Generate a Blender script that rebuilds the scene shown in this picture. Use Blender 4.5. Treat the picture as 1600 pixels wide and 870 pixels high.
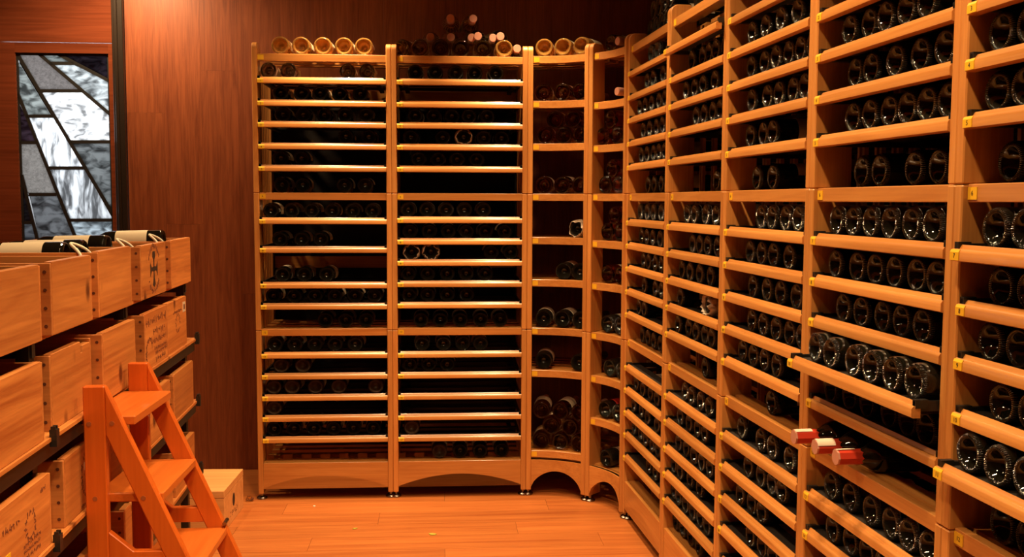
import bpy, bmesh, math, random
from mathutils import Vector, Matrix
random.seed(7)
PI = math.pi
for o in list(bpy.data.objects):
    bpy.data.objects.remove(o, do_unlink=True)
SC = bpy.context.scene
COL = SC.collection

# ------------------------------------------------------------------ camera, world, lights, exposure
cam_d = bpy.data.cameras.new('camera')
cam_d.sensor_width = 36.0
cam_d.lens = 1545.6 / 1600 * 36.0
cam_d.clip_start = 0.05
cam = bpy.data.objects.new('camera', cam_d)
COL.objects.link(cam)
cam.matrix_world = Matrix.Translation((0, 0, 1.45)) @ Matrix.Rotation(PI / 2 - 0.0782, 4, 'X') @ Matrix.Rotation(0.0042, 4, 'Z')
SC.camera = cam

world = bpy.data.worlds.new('world')
SC.world = world
world.use_nodes = True
world.node_tree.nodes['Background'].inputs[0].default_value = (1.0, 0.55, 0.3, 1)
world.node_tree.nodes['Background'].inputs[1].default_value = 0.0

SC.view_settings.view_transform = 'Standard'
SC.view_settings.look = 'None'
SC.view_settings.gamma = 1.0
SC.view_settings.use_curve_mapping = False
SC.view_settings.exposure = 0.05

WARM = (1.0, 0.67, 0.34)

def spot(name, loc, target, watts, angle, blend=0.6, radius=0.05, color=WARM):
    d = bpy.data.lights.new(name, 'SPOT')
    d.energy = watts
    d.color = color
    d.spot_size = math.radians(angle)
    d.spot_blend = blend
    d.shadow_soft_size = radius
    o = bpy.data.objects.new(name, d)
    COL.objects.link(o)
    o.location = loc
    o.rotation_euler = (Vector(target) - Vector(loc)).to_track_quat('-Z', 'Y').to_euler()
    return o

# ceiling downlights of the cellar
spot('downlight', (-0.79, 4.63, 2.76), (-0.80, 4.76, 1.6), 150, 64, 1.0)         # over the left back rack
spot('downlight', (-0.95, 4.22, 2.76), (-0.90, 4.42, 0.0), 48, 95, 0.9)
spot('downlight', (0.04, 4.60, 2.76), (0.06, 4.74, 1.4), 130, 75, 1.0)            # before the corner
spot('downlight', (0.02, 4.10, 2.76), (0.05, 4.30, 0.0), 48, 95, 0.9)
spot('downlight', (0.12, 3.45, 2.76), (0.24, 3.50, 0.0), 100, 115, 0.8)          # along the right-hand racks
spot('downlight', (0.20, 2.45, 2.76), (0.36, 2.55, 0.0), 110, 115, 0.8)
spot('downlight', (0.30, 1.45, 2.76), (0.46, 1.60, 0.0), 110, 115, 0.8)
spot('downlight', (-0.62, 3.30, 2.76), (-0.86, 3.40, 0.0), 85, 115, 0.8)         # along the crates
spot('downlight', (-0.52, 2.00, 2.76), (-0.74, 2.10, 0.0), 85, 115, 0.8)
spot('downlight', (-0.25, 0.45, 2.76), (-0.30, 1.15, 0.0), 130, 84, 0.5)        # over the viewer
spot('downlight', (-1.93, 4.72, 2.76), (-1.90, 5.00, 0.6), 95, 172, 1.0)        # beside the door, grazing the wall
# daylight outside the stained glass door
day = bpy.data.lights.new('daylight', 'AREA')
day.energy = 40
day.color = (0.92, 0.96, 1.0)
day.shape = 'RECTANGLE'
day.size = 1.2
day.size_y = 1.6
day_o = bpy.data.objects.new('daylight', day)
COL.objects.link(day_o)

# ------------------------------------------------------------------ helpers
class MB:
    def __init__(s):
        s.v = []
        s.f = []
    def box(s, x0, x1, y0, y1, z0, z1):
        b = len(s.v)
        s.v += [(x0, y0, z0), (x1, y0, z0), (x1, y1, z0), (x0, y1, z0), (x0, y0, z1), (x1, y0, z1), (x1, y1, z1), (x0, y1, z1)]
        s.f += [tuple(b + i for i in q) for q in ((0, 3, 2, 1), (4, 5, 6, 7), (0, 1, 5, 4), (1, 2, 6, 5), (2, 3, 7, 6), (3, 0, 4, 7))]
        return s
    def prism(s, poly, axis, a, b_):
        # poly: 2-D outline; axis x -> (y, z), y -> (x, z), z -> (x, y)
        n = len(poly)
        b = len(s.v)
        for t in (a, b_):
            for p, q in poly:
                s.v.append((t, p, q) if axis == 'x' else (p, t, q) if axis == 'y' else (p, q, t))
        s.f.append(tuple(b + i for i in range(n)))
        s.f.append(tuple(b + n + i for i in reversed(range(n))))
        for i in range(n):
            j = (i + 1) % n
            s.f.append((b + i, b + n + i, b + n + j, b + j))
        return s
    def lathe(s, prof, seg=24, a0=0.0, a1=2 * PI, axis='y'):
        # prof: (along, radius)
        full = abs(a1 - a0 - 2 * PI) < 1e-6
        n = seg if full else seg + 1
        b = len(s.v)
        for t, r in prof:
            for k in range(n):
                a = a0 + (a1 - a0) * k / seg
                s.v.append((r * math.cos(a), t, r * math.sin(a)) if axis == 'y' else (r * math.cos(a), r * math.sin(a), t))
        for i in range(len(prof) - 1):
            for k in range(seg):
                k2 = (k + 1) % n
                s.f.append((b + i * n + k, b + i * n + k2, b + (i + 1) * n + k2, b + (i + 1) * n + k))
        return s
    def tube(s, pts, r, seg=8):
        b = len(s.v)
        pts = [Vector(p) for p in pts]
        for i, p in enumerate(pts):
            d = (pts[min(i + 1, len(pts) - 1)] - pts[max(i - 1, 0)]).normalized()
            u = d.orthogonal().normalized()
            if i:
                u = (pu - d * pu.dot(d)).normalized()
            pu = u
            w = d.cross(u)
            for k in range(seg):
                a = 2 * PI * k / seg
                s.v.append(tuple(p + u * (r * math.cos(a)) + w * (r * math.sin(a))))
        for i in range(len(pts) - 1):
            for k in range(seg):
                k2 = (k + 1) % seg
                s.f.append((b + i * seg + k, b + i * seg + k2, b + (i + 1) * seg + k2, b + (i + 1) * seg + k))
        s.f.append(tuple(b + k for k in range(seg)))
        s.f.append(tuple(b + (len(pts) - 1) * seg + k for k in range(seg)))
        return s
    def arc(s, d0, d1, p0, p1, zf0, zf1, n=12):
        # curved board of the corner: radial from R0+d0 to R0+d1, angle p0..p1, z from zf0(t) to zf1(t)
        b = len(s.v)
        for i in range(n + 1):
            t = i / n
            p = p0 + (p1 - p0) * t
            za = zf0(t) if callable(zf0) else zf0
            zb = zf1(t) if callable(zf1) else zf1
            for d, z in ((d0, za), (d1, za), (d1, zb), (d0, zb)):
                s.v.append((*corner_pt(p, d), z))
        for i in range(n):
            for k in range(4):
                k2 = (k + 1) % 4
                s.f.append((b + i * 4 + k, b + i * 4 + k2, b + i * 4 + 4 + k2, b + i * 4 + 4 + k))
        s.f.append((b, b + 1, b + 2, b + 3))
        e = b + n * 4
        s.f.append((e + 3, e + 2, e + 1, e))
        return s
    def mesh(s, name, mat, smooth=False, sharp=0.6, bevel=0.0):
        me = bpy.data.meshes.new(name)
        me.from_pydata(s.v, [], s.f)
        bm = bmesh.new()
        bm.from_mesh(me)
        if smooth == 'weld':
            bmesh.ops.remove_doubles(bm, verts=bm.verts, dist=1e-5)
        if bevel:
            es = [e for e in bm.edges if len(e.link_faces) == 2 and e.calc_face_angle(0) > 0.6]
            bmesh.ops.bevel(bm, geom=es, offset=bevel, segments=1, affect='EDGES')
        bmesh.ops.recalc_face_normals(bm, faces=bm.faces)
        bm.to_mesh(me)
        bm.free()
        if smooth:
            for p in me.polygons:
                p.use_smooth = True
            me.set_sharp_from_angle(angle=sharp)
        me.materials.append(mat)
        return me

def put(name, mesh, parent=None, loc=(0, 0, 0), rot=(0, 0, 0), label=None, cat=None, group=None, kind=None):
    o = bpy.data.objects.new(name, mesh)
    COL.objects.link(o)
    o.location = loc
    o.rotation_euler = rot
    if parent:
        o.parent = parent
    if label:
        o['label'] = label
    if cat:
        o['category'] = cat
    if group:
        o['group'] = group
    if kind:
        o['kind'] = kind
    return o

def copy_tree(o, parent=None):
    c = o.copy()
    COL.objects.link(c)
    c.parent = parent
    for ch in o.children:
        copy_tree(ch, c)
    return c

ORD = ['zeroth', 'first', 'second', 'third', 'fourth', 'fifth', 'sixth', 'seventh', 'eighth', 'ninth', 'tenth', 'eleventh', 'twelfth',
       'thirteenth', 'fourteenth', 'fifteenth', 'sixteenth', 'seventeenth', 'eighteenth', 'nineteenth', 'twentieth']

# ------------------------------------------------------------------ materials
def nodes(name):
    m = bpy.data.materials.new(name)
    m.use_nodes = True
    nt = m.node_tree
    return m, nt, nt.nodes['Principled BSDF']

def plain(name, col, rough=0.5, metal=0.0, **kw):
    m, nt, b = nodes(name)
    b.inputs['Base Color'].default_value = (*col, 1)
    b.inputs['Roughness'].default_value = rough
    b.inputs['Metallic'].default_value = metal
    for k, v in kw.items():
        b.inputs[k.replace('_', ' ')].default_value = v
    return m

def wood(name, light, dark, axis='x', scale=1.0, rough=0.4, var=0.12, knots=False, coat=0.0, bump=0.15, stretch=14.0):
    m, nt, b = nodes(name)
    L = nt.links
    tc = nt.nodes.new('ShaderNodeTexCoord')
    oi = nt.nodes.new('ShaderNodeObjectInfo')
    off = nt.nodes.new('ShaderNodeVectorMath')
    off.operation = 'SCALE'
    comb = nt.nodes.new('ShaderNodeCombineXYZ')
    mul = nt.nodes.new('ShaderNodeMath')
    mul.operation = 'MULTIPLY'
    mul.inputs[1].default_value = 37.0
    L.new(oi.outputs['Random'], mul.inputs[0])
    for i in range(3):
        L.new(mul.outputs[0], comb.inputs[i])
    add = nt.nodes.new('ShaderNodeVectorMath')
    add.operation = 'ADD'
    L.new(tc.outputs['Object'], add.inputs[0])
    L.new(comb.outputs[0], add.inputs[1])
    mp = nt.nodes.new('ShaderNodeMapping')
    sc = [26.0 * scale] * 3
    sc['xyz'.index(axis)] /= stretch
    mp.inputs['Scale'].default_value = sc
    L.new(add.outputs[0], mp.inputs['Vector'])
    n1 = nt.nodes.new('ShaderNodeTexNoise')
    n1.inputs['Scale'].default_value = 1.0
    n1.inputs['Detail'].default_value = 6.0
    n1.inputs['Roughness'].default_value = 0.62
    n1.inputs['Distortion'].default_value = 0.8
    L.new(mp.outputs[0], n1.inputs['Vector'])
    mp2 = nt.nodes.new('ShaderNodeMapping')
    sc2 = [170.0 * scale] * 3
    sc2['xyz'.index(axis)] /= 40
    mp2.inputs['Scale'].default_value = sc2
    L.new(add.outputs[0], mp2.inputs['Vector'])
    n2 = nt.nodes.new('ShaderNodeTexNoise')
    n2.inputs['Scale'].default_value = 1.0
    n2.inputs['Detail'].default_value = 3.0
    L.new(mp2.outputs[0], n2.inputs['Vector'])
    mx = nt.nodes.new('ShaderNodeMix')
    mx.data_type = 'FLOAT'
    mx.inputs[0].default_value = 0.35
    L.new(n1.outputs['Fac'], mx.inputs[2])
    L.new(n2.outputs['Fac'], mx.inputs[3])
    cr = nt.nodes.new('ShaderNodeValToRGB')
    cr.color_ramp.elements[0].position = 0.34
    cr.color_ramp.elements[0].color = (*dark, 1)
    cr.color_ramp.elements[1].position = 0.62
    cr.color_ramp.elements[1].color = (*light, 1)
    L.new(mx.outputs[0], cr.inputs[0])
    hs = nt.nodes.new('ShaderNodeHueSaturation')
    mr = nt.nodes.new('ShaderNodeMapRange')
    mr.inputs['To Min'].default_value = 1 - var
    mr.inputs['To Max'].default_value = 1 + var
    L.new(oi.outputs['Random'], mr.inputs[0])
    L.new(mr.outputs[0], hs.inputs['Value'])
    L.new(cr.outputs[0], hs.inputs['Color'])
    out = hs.outputs[0]
    if knots:
        mpk = nt.nodes.new('ShaderNodeMapping')
        mpk.inputs['Scale'].default_value = (7.0, 0.04, 4.5)
        L.new(add.outputs[0], mpk.inputs['Vector'])
        vo = nt.nodes.new('ShaderNodeTexVoronoi')
        vo.inputs['Scale'].default_value = 1.0
        L.new(mpk.outputs[0], vo.inputs['Vector'])
        kr = nt.nodes.new('ShaderNodeValToRGB')
        kr.color_ramp.elements[0].position = 0.08
        kr.color_ramp.elements[0].color = (1, 1, 1, 1)
        kr.color_ramp.elements[1].position = 0.17
        kr.color_ramp.elements[1].color = (0, 0, 0, 1)
        L.new(vo.outputs['Distance'], kr.inputs[0])
        mk = nt.nodes.new('ShaderNodeMix')
        mk.data_type = 'RGBA'
        L.new(kr.outputs[0], mk.inputs[0])
        L.new(out, mk.inputs[6])
        mk.inputs[7].default_value = (dark[0] * 0.35, dark[1] * 0.3, dark[2] * 0.3, 1)
        out = mk.outputs[2]
    L.new(out, b.inputs['Base Color'])
    b.inputs['Roughness'].default_value = rough
    b.inputs['Coat Weight'].default_value = coat
    b.inputs['Coat Roughness'].default_value = 0.16
    bp = nt.nodes.new('ShaderNodeBump')
    bp.inputs['Strength'].default_value = bump
    bp.inputs['Distance'].default_value = 0.002
    L.new(mx.outputs[0], bp.inputs['Height'])
    L.new(bp.outputs[0], b.inputs['Normal'])
    return m

RL, RD = (0.62, 0.272, 0.070), (0.46, 0.168, 0.036)
MAT = {}
MAT['rack_x'] = wood('oak_rail', RL, RD, 'x', rough=0.32, coat=0.45)
MAT['rack_z'] = wood('oak_upright', RL, RD, 'z', rough=0.4, coat=0.1)
MAT['wall'] = wood('wall_veneer', (0.30, 0.078, 0.024), (0.16, 0.034, 0.010), 'z', 1.3, rough=0.45, var=0.06, stretch=12)
MAT['floor'] = wood('floor_laminate', (0.54, 0.175, 0.042), (0.34, 0.085, 0.018), 'x', 1.0, rough=0.38, var=0.10, coat=0.1, stretch=22)
MAT['pine_x'] = wood('crate_pine', (0.66, 0.25, 0.060), (0.36, 0.095, 0.017), 'x', 0.55, rough=0.5, var=0.22, knots=True, bump=0.3)
MAT['pine_y'] = wood('crate_pine_side', (0.60, 0.22, 0.052), (0.42, 0.125, 0.025), 'y', 0.8, rough=0.6, var=0.15)
MAT['pine_pale'] = wood('crate_pale_pine', (0.80, 0.42, 0.15), (0.62, 0.27, 0.08), 'x', 0.7, rough=0.55, var=0.05)
MAT['ladder'] = wood('ladder_beech', (0.66, 0.135, 0.014), (0.54, 0.095, 0.008), 'z', 0.7, rough=0.35, var=0.03, coat=0.25)
MAT['ladder_y'] = wood('ladder_tread', (0.64, 0.16, 0.022), (0.52, 0.11, 0.013), 'y', 0.7, rough=0.35, var=0.03, coat=0.25)
MAT['ceiling'] = plain('ceiling_paint', (0.10, 0.075, 0.055), 0.9)
MAT['black'] = plain('black_metal', (0.012, 0.011, 0.010), 0.42)
MAT['chrome'] = plain('foot_metal', (0.25, 0.22, 0.2), 0.25, 1.0)
MAT['yellow'] = plain('yellow_plate', (0.80, 0.46, 0.02), 0.45)
MAT['ink'] = plain('print_ink', (0.030, 0.012, 0.006), 0.7)
MAT['burn'] = plain('branded_print', (0.20, 0.055, 0.016), 0.8)
MAT['paper'] = plain('label_paper', (0.72, 0.60, 0.44), 0.7)
MAT['paper_red'] = plain('label_red_paper', (0.55, 0.03, 0.02), 0.6)
MAT['shade'] = plain('rack_interior_shade', (0.014, 0.008, 0.006), 0.8)  # near-black colour standing in for the shade inside the racks
MAT['nail'] = plain('nail_rust', (0.10, 0.025, 0.01), 0.6)
MAT['rope'] = plain('rope_white', (0.75, 0.68, 0.55), 0.8)
MAT['foil_dark'] = plain('capsule_dark', (0.05, 0.008, 0.008), 0.35, 0.3)
MAT['foil_pink'] = plain('capsule_pink', (0.62, 0.30, 0.22), 0.35, 0.2)
MAT['foil_red'] = plain('capsule_red', (0.55, 0.045, 0.02), 0.35, 0.1)
MAT['foil_white'] = plain('capsule_white', (0.75, 0.62, 0.50), 0.45)
MAT['collar'] = plain('neck_collar', (0.22, 0.15, 0.09), 0.5)
MAT['frame'] = plain('door_frame_black', (0.022, 0.014, 0.010), 0.35)
MAT['came'] = plain('lead_came', (0.022, 0.022, 0.024), 0.5, 0.2)
MAT['leaf'] = plain('leaf_scrap', (0.42, 0.38, 0.05), 0.7)

def glass_dark(name, col, rough=0.02):
    m, nt, b = nodes(name)
    L = nt.links
    b.inputs['Base Color'].default_value = (*col, 1)
    b.inputs['Roughness'].default_value = rough
    b.inputs['IOR'].default_value = 1.52
    b.inputs['Specular IOR Level'].default_value = 0.42
    b.inputs['Coat Weight'].default_value = 0.0
    b.inputs['Coat Roughness'].default_value = 0.03
    # knurled ring stippled round the heel of the base
    tc = nt.nodes.new('ShaderNodeTexCoord')
    sp = nt.nodes.new('ShaderNodeSeparateXYZ')
    L.new(tc.outputs['Object'], sp.inputs[0])
    at = nt.nodes.new('ShaderNodeMath')
    at.operation = 'ARCTAN2'
    L.new(sp.outputs['X'], at.inputs[0])
    L.new(sp.outputs['Z'], at.inputs[1])
    mu = nt.nodes.new('ShaderNodeMath')
    mu.operation = 'MULTIPLY'
    mu.inputs[1].default_value = 56.0
    L.new(at.outputs[0], mu.inputs[0])
    sn = nt.nodes.new('ShaderNodeMath')
    sn.operation = 'SINE'
    L.new(mu.outputs[0], sn.inputs[0])
    ms = nt.nodes.new('ShaderNodeMapRange')
    ms.inputs['From Min'].default_value = 0.004
    ms.inputs['From Max'].default_value = 0.010
    ms.inputs['To Min'].default_value = 1.0
    ms.inputs['To Max'].default_value = 0.0
    L.new(sp.outputs['Y'], ms.inputs[0])
    rr = nt.nodes.new('ShaderNodeVectorMath')
    rr.operation = 'LENGTH'
    fl = nt.nodes.new('ShaderNodeCombineXYZ')
    L.new(sp.outputs['X'], fl.inputs[0])
    L.new(sp.outputs['Z'], fl.inputs[2])
    L.new(fl.outputs[0], rr.inputs[0])
    mr = nt.nodes.new('ShaderNodeMapRange')
    mr.inputs['From Min'].default_value = 0.027
    mr.inputs['From Max'].default_value = 0.031
    L.new(rr.outputs['Value'], mr.inputs[0])
    m2 = nt.nodes.new('ShaderNodeMath')
    m2.operation = 'MULTIPLY'
    L.new(ms.outputs[0], m2.inputs[0])
    L.new(mr.outputs[0], m2.inputs[1])
    m1 = nt.nodes.new('ShaderNodeMath')
    m1.operation = 'MULTIPLY'
    L.new(sn.outputs[0], m1.inputs[0])
    L.new(m2.outputs[0], m1.inputs[1])
    bp = nt.nodes.new('ShaderNodeBump')
    bp.inputs['Strength'].default_value = 0.9
    bp.inputs['Distance'].default_value = 0.0016
    L.new(m1.outputs[0], bp.inputs['Height'])
    L.new(bp.outputs[0], b.inputs['Normal'])
    return m

def glass_clear(name, col, rough=0.03, trans=0.92):
    m, nt, b = nodes(name)
    b.inputs['Base Color'].default_value = (*col, 1)
    b.inputs['Roughness'].default_value = rough
    b.inputs['Transmission Weight'].default_value = trans
    b.inputs['IOR'].default_value = 1.45
    return m

MAT['glass_d'] = glass_dark('bottle_dark_glass', (0.007, 0.006, 0.004))
MAT['glass_b'] = glass_dark('bottle_dusty_glass', (0.035, 0.018, 0.009), 0.45)
MAT['glass_a'] = glass_clear('bottle_amber_wine', (0.98, 0.52, 0.13), 0.01, trans=0.84)
MAT['glass_c'] = glass_clear('bottle_clear_glass', (0.96, 0.82, 0.58), 0.0, trans=1.0)
MAT['glass_r'] = glass_clear('bottle_rose_wine', (0.70, 0.16, 0.06), 0.0, trans=1.0)
MAT['glass_o'] = glass_clear('bottle_olive_glass', (0.78, 0.52, 0.22), 0.0, trans=1.0)

def crinkle(name, col):
    m, nt, b = nodes(name)
    L = nt.links
    tc = nt.nodes.new('ShaderNodeTexCoord')
    n = nt.nodes.new('ShaderNodeTexNoise')
    n.inputs['Scale'].default_value = 55
    n.inputs['Detail'].default_value = 5
    L.new(tc.outputs['Object'], n.inputs['Vector'])
    cr = nt.nodes.new('ShaderNodeValToRGB')
    cr.color_ramp.elements[0].color = (col[0] * .35, col[1] * .3, col[2] * .28, 1)
    cr.color_ramp.elements[1].color = (*col, 1)
    cr.color_ramp.elements[0].position = .35
    cr.color_ramp.elements[1].position = .62
    L.new(n.outputs['Fac'], cr.inputs[0])
    L.new(cr.outputs[0], b.inputs['Base Color'])
    b.inputs['Roughness'].default_value = 0.35
    bp = nt.nodes.new('ShaderNodeBump')
    bp.inputs['Strength'].default_value = 0.9
    bp.inputs['Distance'].default_value = 0.004
    L.new(n.outputs['Fac'], bp.inputs['Height'])
    L.new(bp.outputs[0], b.inputs['Normal'])
    return m
MAT['wrap'] = crinkle('tissue_wrap', (0.62, 0.50, 0.38))

def pane_mat(name, tint, kind):
    m, nt, b = nodes(name)
    L = nt.links
    out = nt.nodes['Material Output']
    tc = nt.nodes.new('ShaderNodeTexCoord')
    mp = nt.nodes.new('ShaderNodeMapping')
    mp.inputs['Scale'].default_value = {'hammer': (70, 70, 90), 'streak': (40, 10, 9), 'seedy': (14, 10, 30)}[kind]
    L.new(tc.outputs['Object'], mp.inputs['Vector'])
    n = nt.nodes.new('ShaderNodeTexNoise')
    n.inputs['Scale'].default_value = 1.0
    n.inputs['Detail'].default_value = 4.0
    n.inputs['Distortion'].default_value = 1.0
    L.new(mp.outputs[0], n.inputs['Vector'])
    cr = nt.nodes.new('ShaderNodeValToRGB')
    lo = 0.72 if kind == 'hammer' else 0.30
    cr.color_ramp.elements[0].color = (tint[0] * lo, tint[1] * lo, tint[2] * lo, 1)
    cr.color_ramp.elements[1].color = (*tint, 1)
    cr.color_ramp.elements[0].position = .36
    cr.color_ramp.elements[1].position = .60
    L.new(n.outputs['Fac'], cr.inputs[0])
    tr = nt.nodes.new('ShaderNodeBsdfTranslucent')
    L.new(cr.outputs[0], tr.inputs['Color'])
    gl = nt.nodes.new('ShaderNodeBsdfGlossy')
    gl.inputs['Roughness'].default_value = 0.15
    bp = nt.nodes.new('ShaderNodeBump')
    bp.inputs['Strength'].default_value = 0.5
    bp.inputs['Distance'].default_value = 0.004
    L.new(n.outputs['Fac'], bp.inputs['Height'])
    L.new(bp.outputs[0], gl.inputs['Normal'])
    L.new(bp.outputs[0], tr.inputs['Normal'])
    mx = nt.nodes.new('ShaderNodeMixShader')
    mx.inputs[0].default_value = 0.05
    L.new(tr.outputs[0], mx.inputs[1])
    L.new(gl.outputs[0], mx.inputs[2])
    L.new(mx.outputs[0], out.inputs['Surface'])
    return m
MAT['door'] = wood('door_mahogany', (0.21, 0.050, 0.020), (0.12, 0.027, 0.011), 'x', 0.6, rough=0.22, var=0.05, coat=0.3, bump=0.05)

# ------------------------------------------------------------------ layout frames (metres, measured in the room)
AB = 0.0706                       # yaw of the back wall and its racks
AR = 0.1242 - PI / 2              # yaw of the right-hand racks
BACK = [(-1.2239, 4.6926), (-0.5755, 4.7385)]
RIGHT = [(0.5093, 4.4476), (0.5898, 3.8026), (0.6703, 3.1576), (0.7509, 2.5126), (0.8314, 1.8676)]
WALL = (-1.2632, 5.2482)
CORNER = (0.0729, 4.784)
R0 = 0.40
PHI = 0.758
CEIL = 2.80

def corner_pt(p, d):
    return ((R0 + d) * math.sin(p), -R0 + (R0 + d) * math.cos(p))

def to_world(org, a, x, y):
    return (org[0] + x * math.cos(a) - y * math.sin(a), org[1] + x * math.sin(a) + y * math.cos(a))

dl = to_world(WALL, AB, -1.06, 0.75)
day_o.location = (dl[0], dl[1], 1.75)
day_o.rotation_euler = (-PI / 2, 0, AB)      # faces the room (-Y)

# ------------------------------------------------------------------ the room
S = 'structure'
floor = put('floor', MB().box(-1.9, 2.7, -6.6, 0.05, -0.06, -0.003).mesh('floor_slab', MAT['black']), loc=(WALL[0], WALL[1], 0), rot=(0, 0, AB), kind=S,
            label='orange brown wood laminate floor of the cellar')
rows = []
PW = 0.165
pm = {}
r = 0
y = 0.04
while y > -6.5:
    xs = -1.88 - (0.0, 0.62, 0.27, 0.94, 0.45)[r % 5]
    while xs < 2.65:
        a, b = max(xs, -1.88), min(xs + 1.24, 2.66)
        if b - a > 0.05:
            k = round(b - a, 3)
            if k not in pm:
                pm[k] = MB().box(0, k - 0.0012, -PW + 0.0012, 0, -0.012, 0).mesh('floor_plank', MAT['floor'])
            if y > -4.2 or True:
                put('plank', pm[k], floor, (a, y, 0))
        xs += 1.24
    y -= PW
    r += 1

wb = put('wall_back', MB().box(-0.745, 2.3, 0.012, 0.10, 0, CEIL).mesh('wall_back', MAT['black']), loc=(WALL[0], WALL[1], 0), rot=(0, 0, AB), kind=S,
         label='dark red brown wood veneer wall behind the racks')
wpm = {}
x = -0.745
i = 0
cuts = [(0, 1.90, CEIL), (0, 1.32, CEIL), (0, 2.12, CEIL), (0, 0.95, CEIL)]
while x < 2.28:
    c = cuts[i % 4]
    for z0, z1 in zip(c[:-1], c[1:]):
        k = (round(z1 - z0, 3))
        if k not in wpm:
            wpm[k] = MB().box(0, 0.1896, 0, 0.012, 0.0002, k - 0.0002).mesh('wall_panel', MAT['wall'])
        put('panel', wpm[k], wb, (x, 0, z0))
    x += 0.19
    i += 1
wr = to_world(RIGHT[0], AR, -0.9, 0.557)
put('wall_right', MB().box(0, 6.2, 0, 0.1, 0, CEIL).mesh('wall_right', MAT['wall']), loc=(*wr, 0), rot=(0, 0, AR), kind=S, label='dark wood wall behind the right-hand racks')
wl_ = to_world(WALL, AB, -1.80, 0.1)
put('wall_left', MB().box(-0.1, 0, -6.6, 0, 0, CEIL).mesh('wall_left', MAT['wall']), loc=(*wl_, 0), rot=(0, 0, AB), kind=S, label='dark wood wall at the far left')
wf = to_world(WALL, AB, 0, -6.5)
put('wall_front', MB().box(-1.9, 2.7, -0.1, 0, 0, CEIL).mesh('wall_front', MAT['wall']), loc=(*wf, 0), rot=(0, 0, AB), kind=S, label='dark wood wall behind the viewer')
put('ceiling', MB().box(-1.9, 2.7, -6.6, 0.1, CEIL, CEIL + 0.08).mesh('ceiling', MAT['ceiling']), loc=(WALL[0], WALL[1], 0), rot=(0, 0, AB), kind=S, label='dark ceiling above the racks')

# door with stained glass at the far left
door = put('door_1', None, loc=(WALL[0], WALL[1], 0), rot=(0, 0, AB), kind=S, label='dark mahogany door with a leaded stained glass panel')
put('jamb', MB().box(-0.803, -0.747, -0.03, 0.09, 0, CEIL).box(-0.790, -0.772, -0.042, -0.03, 0, CEIL).mesh('jamb', MAT['frame'], bevel=0.003), door)
put('jamb', MB().box(-1.80, -1.745, -0.03, 0.09, 0, CEIL).mesh('jamb', MAT['frame'], bevel=0.003), door)
put('transom_rail', MB().box(-1.745, -0.803, 0.0, 0.06, 2.2542, 2.345).mesh('transom_rail', MAT['door']), door)
put('transom_panel', MB().box(-1.745, -0.803, 0.025, 0.05, 2.345, CEIL).mesh('transom_panel', MAT['door']), door)
put('stile', MB().box(-1.42, -1.30, 0.0, 0.045, 0.004, 2.252).mesh('stile', MAT['door']), door)
put('stile', MB().box(-0.832, -0.807, 0.0, 0.045, 0.004, 2.252).mesh('stile', MAT['door']), door)
put('top_rail', MB().box(-1.30, -0.832, 0.0, 0.045, 2.200, 2.252).mesh('top_rail', MAT['door']), door)
put('lower_panel', MB().box(-1.30, -0.832, 0.0, 0.045, 0.004, 1.12).mesh('lower_panel', MAT['door']), door)
put('side_panel', MB().box(-1.745, -1.4203, 0.0, 0.045, 0.0, 2.2542).mesh('side_panel', MAT['door']), door)
PANES = [[(-1.287, 2.194), (-1.198, 2.195), (-0.999, 2.02), (-1.19, 2.018)], [(-1.171, 2.196), (-1.099, 2.197), (-1.029, 2.158), (-1.128, 2.157)],
 [(-1.107, 2.138), (-1.007, 2.139), (-0.832, 2.054), (-0.833, 1.901)], [(-1.083, 2.197), (-0.839, 2.2), (-0.835, 2.065), (-1.012, 2.147)],
 [(-1.177, 1.999), (-0.972, 2.001), (-0.833, 1.878), (-0.834, 1.759), (-1.035, 1.757)], [(-1.025, 1.734), (-0.835, 1.736), (-0.835, 1.386)],
 [(-1.296, 2.16), (-1.142, 1.886), (-1.253, 1.885), (-1.298, 2.003)], [(-1.242, 1.865), (-1.126, 1.866), (-0.985, 1.621), (-1.15, 1.62)],
 [(-1.297, 1.947), (-1.218, 1.75), (-1.296, 1.749)], [(-1.146, 1.597), (-0.978, 1.598), (-0.845, 1.349), (-1.061, 1.349)],
 [(-1.293, 1.73), (-1.211, 1.731), (-1.13, 1.483), (-1.261, 1.482), (-1.294, 1.585)], [(-1.253, 1.462), (-1.122, 1.462), (-0.998, 1.126), (-1.194, 1.126)],
 [(-1.048, 1.328), (-0.829, 1.329), (-0.832, 1.126), (-0.969, 1.126)], [(-1.291, 1.539), (-1.267, 1.448), (-1.249, 1.333), (-1.291, 1.333)],
 [(-1.288, 1.322), (-1.244, 1.322), (-1.211, 1.126), (-1.291, 1.126)]]
PT = [((.34, .32, .31), 'hammer'), ((.36, .38, .37), 'seedy'), ((.62, .64, .64), 'seedy'), ((.10, .085, .10), 'seedy'), ((1, 1, 1), 'seedy'), ((.30, .31, .31), 'seedy'),
      ((.42, .44, .43), 'seedy'), ((.95, .96, .97), 'streak'), ((.13, .10, .12), 'seedy'), ((.62, .63, .64), 'streak'), ((.34, .325, .31), 'hammer'), ((.25, .255, .26), 'seedy'),
      ((.50, .54, .56), 'seedy'), ((.05, .055, .06), 'seedy'), ((.22, .23, .24), 'seedy')]
for k, (poly, (tint, kd)) in enumerate(zip(PANES, PT)):
    cx = sum(p[0] for p in poly) / len(poly)
    cz = sum(p[1] for p in poly) / len(poly)
    pts = []
    for p in poly:                                   # run each pane under its lead
        dx, dz = p[0] - cx, p[1] - cz
        l = math.hypot(dx, dz)
        pts.append((max(-1.30, min(-0.832, p[0] + dx / l * 0.008)), min(2.2, p[1] + dz / l * 0.008)))
    put('pane', MB().prism(pts, 'y', 0.020, 0.025).mesh('pane', pane_mat('pane_glass', tint, kd)), door)
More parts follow.
